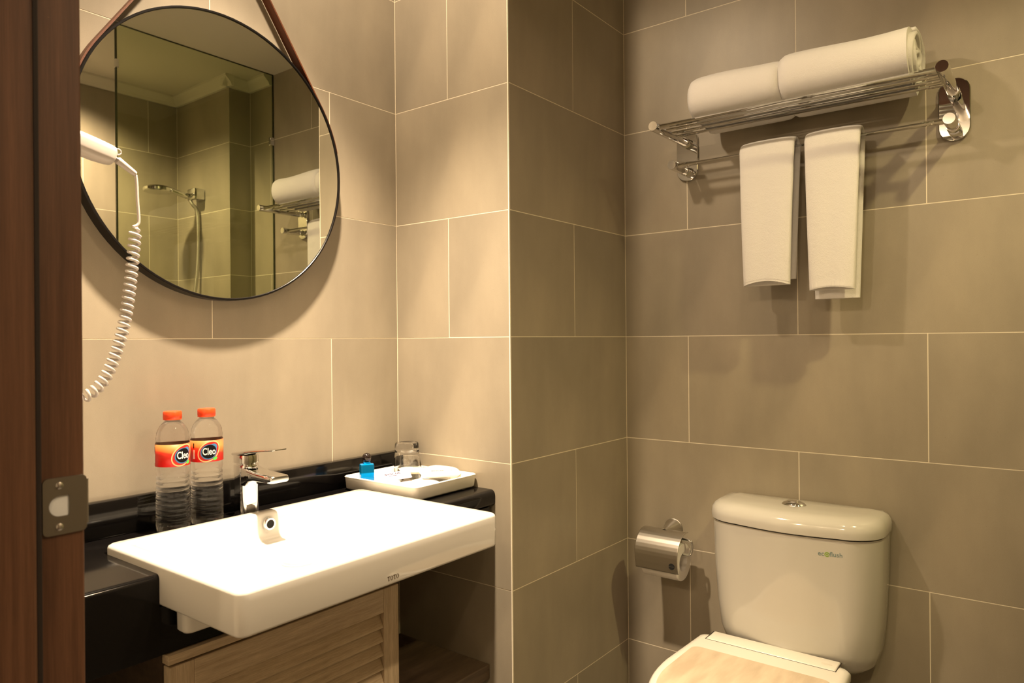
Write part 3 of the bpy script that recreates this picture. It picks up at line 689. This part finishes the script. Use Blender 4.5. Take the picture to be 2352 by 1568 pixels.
# lettering on the tank: grey blue letters round a green ring with a tick
LT = mat('grey_blue_print', (.16, .24, .24), .5); LG = mat('green_print', (.22, .42, .02), .5)
def tankpt(u, v): return Vector((.3725+(.0 if 1 else 0), -1.0-u, .706+v))
from mathutils.bvhtree import BVHTree
_tk = tank.data; _bvh = BVHTree.FromPolygons([v.co[:] for v in _tk.vertices], [tuple(p.vertices) for p in _tk.polygons])
def put(bm, u0, v0=0):
    def f(v):
        y, z = -1.0-(v.x+u0), .7015+v.y+v0; h = _bvh.ray_cast(Vector((0, y, z)), Vector((1, 0, 0)))[0]
        return Vector((h.x-.0003, y, z))
    return mapv(bm, f)
for s, u0 in (('ec', -.0240), ('flush', .0068)):
    tm = textmesh(s, .0145, .0001); at(to, obj('lettering', put(tm, u0), LT))
b = bmesh.new(); n = 28
A2 = [b.verts.new((.0052*math.cos(2*PI*i/n), .0052*math.sin(2*PI*i/n)-.0008, 0)) for i in range(n)]; C2 = [b.verts.new((.0037*math.cos(2*PI*i/n), .0037*math.sin(2*PI*i/n)-.0008, 0)) for i in range(n)]
for i in range(n-1): b.faces.new((A2[i], A2[i+1], C2[i+1], C2[i]))
for tri in (((0, -.004), (-.0032, .0012), (.0, .0)), ((0, -.004), (.0, .0), (.0032, .0028))): b.faces.new([b.verts.new((x, y, 0)) for x, y in tri])
at(to, obj('emblem', put(b, -.0118), LG))
# seat, lid, hinge cover, bowl
SC = -.866
def seat(xb, xf, hw, z, n=40, sq=3.2, hb=None):
    """egg outline: square at the hinge (xb), round at the front (xf)"""
    P = []; hb = hb or hw*.94
    for i in range(9): P.append((xb, SC-hb+.02+(2*hb-.04)*i/8))
    xm = xb-(xb-xf)*.42
    for i in range(1, 7): a = PI/2*i/7; P.append((xb-.02+.02*math.cos(a), SC+hb-.02+.02*math.sin(a)))
    for i in range(n+1):
        t = i/n; a = PI*t
        if t < .0: pass
        y = math.cos(a); x = math.sin(a); P.append((xm-(xm-xf)*x, SC+hw*y))
    for i in range(1, 7): a = PI/2-PI/2*i/7; P.append((xb-.02+.02*math.cos(a), SC-hb+.02-.02*math.sin(a)))
    return [(x, y, z) for x, y in P]
b = bmesh.new(); loft(b, [seat(.35, -.075, .168, .0), seat(.35, -.065, .150, .02), seat(.38, -.03, .12, .16), seat(.40, -.05, .155, .33), seat(.40, -.07, .178, .39), seat(.395, -.07, .180, .405), seat(.38, -.06, .165, .408)])
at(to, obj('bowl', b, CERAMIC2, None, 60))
b = bmesh.new(); loft(b, [seat(.345, -.082, .186, .410), seat(.345, -.085, .190, .414), seat(.345, -.085, .190, .426), seat(.345, -.080, .184, .430)]); at(to, obj('seat', b, PLASTIC_W, None, 60))
b = bmesh.new(); loft(b, [seat(.374, -.082, .180, .431, hb=.172), seat(.378, -.086, .184, .436, hb=.175), seat(.378, -.086, .184, .449, hb=.175), seat(.372, -.080, .178, .456, hb=.170), seat(.36, -.068, .168, .4585, hb=.160)]); at(to, obj('seat_lid', b, PLASTIC_W, None, 50))
LIDP = mat('tan_lid_top', (.48, .39, .28), .35); _n = noise(LIDP, 9, 4, (1, 4, 1)); _r = ramp(LIDP, _n.outputs[0], [(.35, (.44, .35, .25)), (.65, (.55, .455, .335))]); lk(LIDP, _r.outputs[0], bsdf(LIDP).inputs['Base Color'])
b = bmesh.new(); loft(b, [seat(.283, -.058, .158, .4580, hb=.156), seat(.283, -.058, .158, .4595, hb=.156)]); fl = at(to, obj('lid_top', b, LIDP, None, 40)); fl['label'] = 'tan top of the closed lid'  # lid top as a thin tan layer, darker than its rim
b = mkbox(.338, .392, SC-.148, SC+.148, .436, .4605, bev=.004, seg=3); hc = at(to, obj('hinge_cover', b, PLASTIC_W, None, 40))
b = bmesh.new(); box(b, .3365, .338, SC-.150, SC+.150, .4575, .4588); box(b, .338, .392, SC-.150, SC-.148, .4575, .4588); box(b, .338, .392, SC+.148, SC+.150, .4575, .4588); at(to, obj('hinge_gap', b, GAPSHADE))
b = textmesh('TOTO', .0085, .0001); mapv(b, lambda v: Vector((.360+v.y, SC-.125-v.x, .4608))); at(to, obj('lettering', b, mat('faint_print', (.62, .57, .47), .5)))

# ------------------------------------------------------------------ toilet paper holder and roll
PX, PY, PZ = .491, -.540, .605
tp = thing('toilet_paper_holder', 'covered steel toilet paper holder on a cone mount left of the toilet', 'holder', (.566, PY, .65))
b = tube(bmesh.new(), [(.566, -.530, .652), (.5645, -.530, .652), (.562, -.530, .652), (.53, -.531, .654), (.512, -.532, .655), (.499, -.534, .655)], [.0275, .0275, .026, .0165, .010, .0085], 30); at(tp, obj('cone_mount', b, STEEL, None, 35))
# curved cover plate, notched at the top for the arm
b = bmesh.new(); prof = []
for i in range(13): a = math.radians(78)+math.radians(112)*i/12; prof.append((.487+.0585*math.cos(a), .608+.0585*math.sin(a)))
prof += [(.4305, .588), (.4355, .566)]
y0, y1, nn = -.477, -.603, 84; grid = []
fine = []
for (xa, za), (xb_, zb_) in zip(prof, prof[1:]):
    for k in range(6): fine.append((xa+(xb_-xa)*k/6, za+(zb_-za)*k/6))
fine.append(prof[-1])
s_ = [0]
for p, q in zip(fine, fine[1:]): s_.append(s_[-1]+math.hypot(q[0]-p[0], q[1]-p[1]))
rows = [[b.verts.new((x, y0+(y1-y0)*j/nn, z)) for j in range(nn+1)] for x, z in fine]
for i in range(len(fine)-1):
    for j in range(nn):
        yc_ = y0+(y1-y0)*(j+.5)/nn; sc_ = (s_[i]+s_[i+1])/2
        if math.hypot(yc_+.541, sc_-.010) < .0098 or (sc_ < .010 and abs(yc_+.541) < .0075): continue
        b.faces.new((rows[i][j], rows[i][j+1], rows[i+1][j+1], rows[i+1][j]))
o = at(tp, obj('cover', b, STEEL, None, 45)); md = o.modifiers.new('t', 'SOLIDIFY'); md.thickness = .0014; md.offset = -1
b = tube(bmesh.new(), spline([(.499, -.534, .655), (.494, -.541, .652), (.494, -.56, .648), (.496, -.606, .644), (.497, -.614, .636), (.494, -.615, .62), (.491, -.612, .610), (.491, -.600, .6055), (.491, -.56, .605), (.491, -.485, .605)], 6), .0042, 12); at(tp, obj('wire_arm', b, CHROME, None, True))
b = lathe(bmesh.new(), [(.0085, 0), (.0085, .0006)], 24); mapv(b, lambda v: Vector((.4297-v.z, -.586+v.y, .586+v.x))); kn = at(tp, obj('cover_slot', b, HOLE)); kn['label'] = 'round black slot near the cover end'
b = mkbox(.4285, .4291, -.5945, -.5775, .5855, .5863); obj('slot_bar', b, STEEL, kn).matrix_parent_inverse = Matrix.Identity(4)
tr_ = thing('toilet_roll', 'white toilet paper roll hanging under the steel cover', 'toilet roll', (PX, PY, PZ))
b = bmesh.new(); n = 40
loft(b, [[(r*math.cos(2*PI*i/n), y, r*math.sin(2*PI*i/n)-.021) for i in range(n)] for r, y in ((.0245, .052), (.0485, .052), (.050, .0505), (.050, -.0505), (.0485, -.052), (.0245, -.052))], False, False)
loft(b, [[(.0245*math.cos(2*PI*i/n), y, .0245*math.sin(2*PI*i/n)-.021) for i in range(n)] for y in (.052, -.052)], False, False); obj('paper', b, PAPER, tr_, 40)
b = bmesh.new(); a = math.radians(232); 
pp = [(-.0505*math.cos(a_)*-1, y, .0505*math.sin(a_)-.021) for a_, y in ((math.radians(222), .030), (math.radians(222), .010), (math.radians(240), .020))]
b.faces.new([b.verts.new(p) for p in pp]); o = obj('folded_corner', b, PAPER, tr_); md = o.modifiers.new('t', 'SOLIDIFY'); md.thickness = .0006

# ------------------------------------------------------------------ shower, seen in the mirror
sg = thing('shower_screen', 'fixed greenish glass shower screen reflected in the round mirror', 'shower screen', (.23, -1.44, 0))
at(sg, obj('pane', mkbox(-.106, .562, -1.444, -1.436, .01, CEIL-.004), SHOWERG))
at(sg, obj('edge', mkbox(-.111, -.106, -1.4445, -1.4355, .01, CEIL-.004), GLEDGE)); at(sg, obj('edge', mkbox(.562, .566, -1.4445, -1.4355, .01, CEIL-.004), GLEDGE)); at(sg, obj('edge', mkbox(-.111, .566, -1.4445, -1.4355, CEIL-.002, CEIL), GLEDGE))
for z in (.35, 2.09): at(sg, obj('wall_clip', mkbox(.545, .566, -1.4475, -1.4325, z-.018, z+.018, bev=.002), CHROME))
for z in (.35, 2.24): at(sg, obj('edge_clip', mkbox(-.1125, -.100, -1.4475, -1.4325, z-.016, z+.016, bev=.002), CHROME))
hs = thing('hand_shower', 'chrome hand shower on a pier bracket reflected in the mirror', 'shower', (.458, -1.87, 1.89))
at(hs, obj('wall_bracket', mkbox(.405, .458, -1.895, -1.825, 1.862, 1.915, bev=.008), CHROME, None, 40))
b = tube(bmesh.new(), [(.42, -1.885, 1.872), (.40, -1.885, 1.880), (.345, -1.885, 1.892), (.31, -1.885, 1.899)], [.015, .0145, .0125, .013], 16); at(hs, obj('handle', b, CHROME, None, 40))
b = lathe(bmesh.new(), [(.058, 0), (.062, .004), (.062, .016), (.05, .024), (.02, .030), (.002, .031)], 32); mapv(b, lambda v: Vector((.265+v.x, -1.885+v.y, 1.878+v.z))); at(hs, obj('head', b, CHROME, None, 40))
b = tube(bmesh.new(), spline([(.412, -1.885, 1.868), (.420, -1.875, 1.845), (.440, -1.868, 1.81), (.444, -1.866, 1.70), (.440, -1.868, 1.55), (.425, -1.875, 1.38), (.41, -1.88, 1.15), (.44, -1.88, 1.02)], 8), .0085, 12); at(hs, obj('hose', b, STEEL, None, True))

# ------------------------------------------------------------------ ceiling lights
for lo, lab in zip(LAMPS[:3], ('recessed ceiling downlight above the basin', 'recessed ceiling downlight in the middle of the bathroom', 'recessed ceiling downlight in the shower')):
    x, y, _ = lo.location; d = thing('ceiling_downlight', lab, 'downlight', (x, y, CEIL), 'recessed downlights')
    b = lathe(bmesh.new(), [(.048, -.001), (.048, -.006), (.034, -.007), (.032, -.001)], 32, False, False); obj('trim_ring', b, CHROME, d, 40)
    b = bmesh.new(); b.faces.new([b.verts.new((.032*math.cos(2*PI*i/24), .032*math.sin(2*PI*i/24), -.0015)) for i in range(24)]); obj('lamp_face', b, LAMPGLOW, d)
    lo.parent = d; lo.location = (0, 0, -.015)
LAMPS[5].parent = LAMPS[0].parent; LAMPS[5].location = (0, 0, -.012)
for lo, lab in zip(LAMPS[3:5], ('bare bulb ceiling lamp in the corridor opposite the doorway', 'bare bulb ceiling lamp in the corridor beside the first one')):
    x, y, _ = lo.location; d = thing('corridor_lamp', lab, 'lamp', (x, y, CEIL), 'corridor ceiling lamps')
    obj('lamp_base', lathe(bmesh.new(), [(.05, 0), (.05, -.008), (.02, -.012), (.018, -.02)], 32), CHROME, d, 40)
    b = bmesh.new(); bmesh.ops.create_uvsphere(b, u_segments=20, v_segments=12, radius=.026); mapv(b, lambda v: Vector((v.x, v.y, v.z-.046))); obj('bulb', b, LAMPGLOW, d, True)
    lo.parent = d; lo.location = (0, 0, -.085)
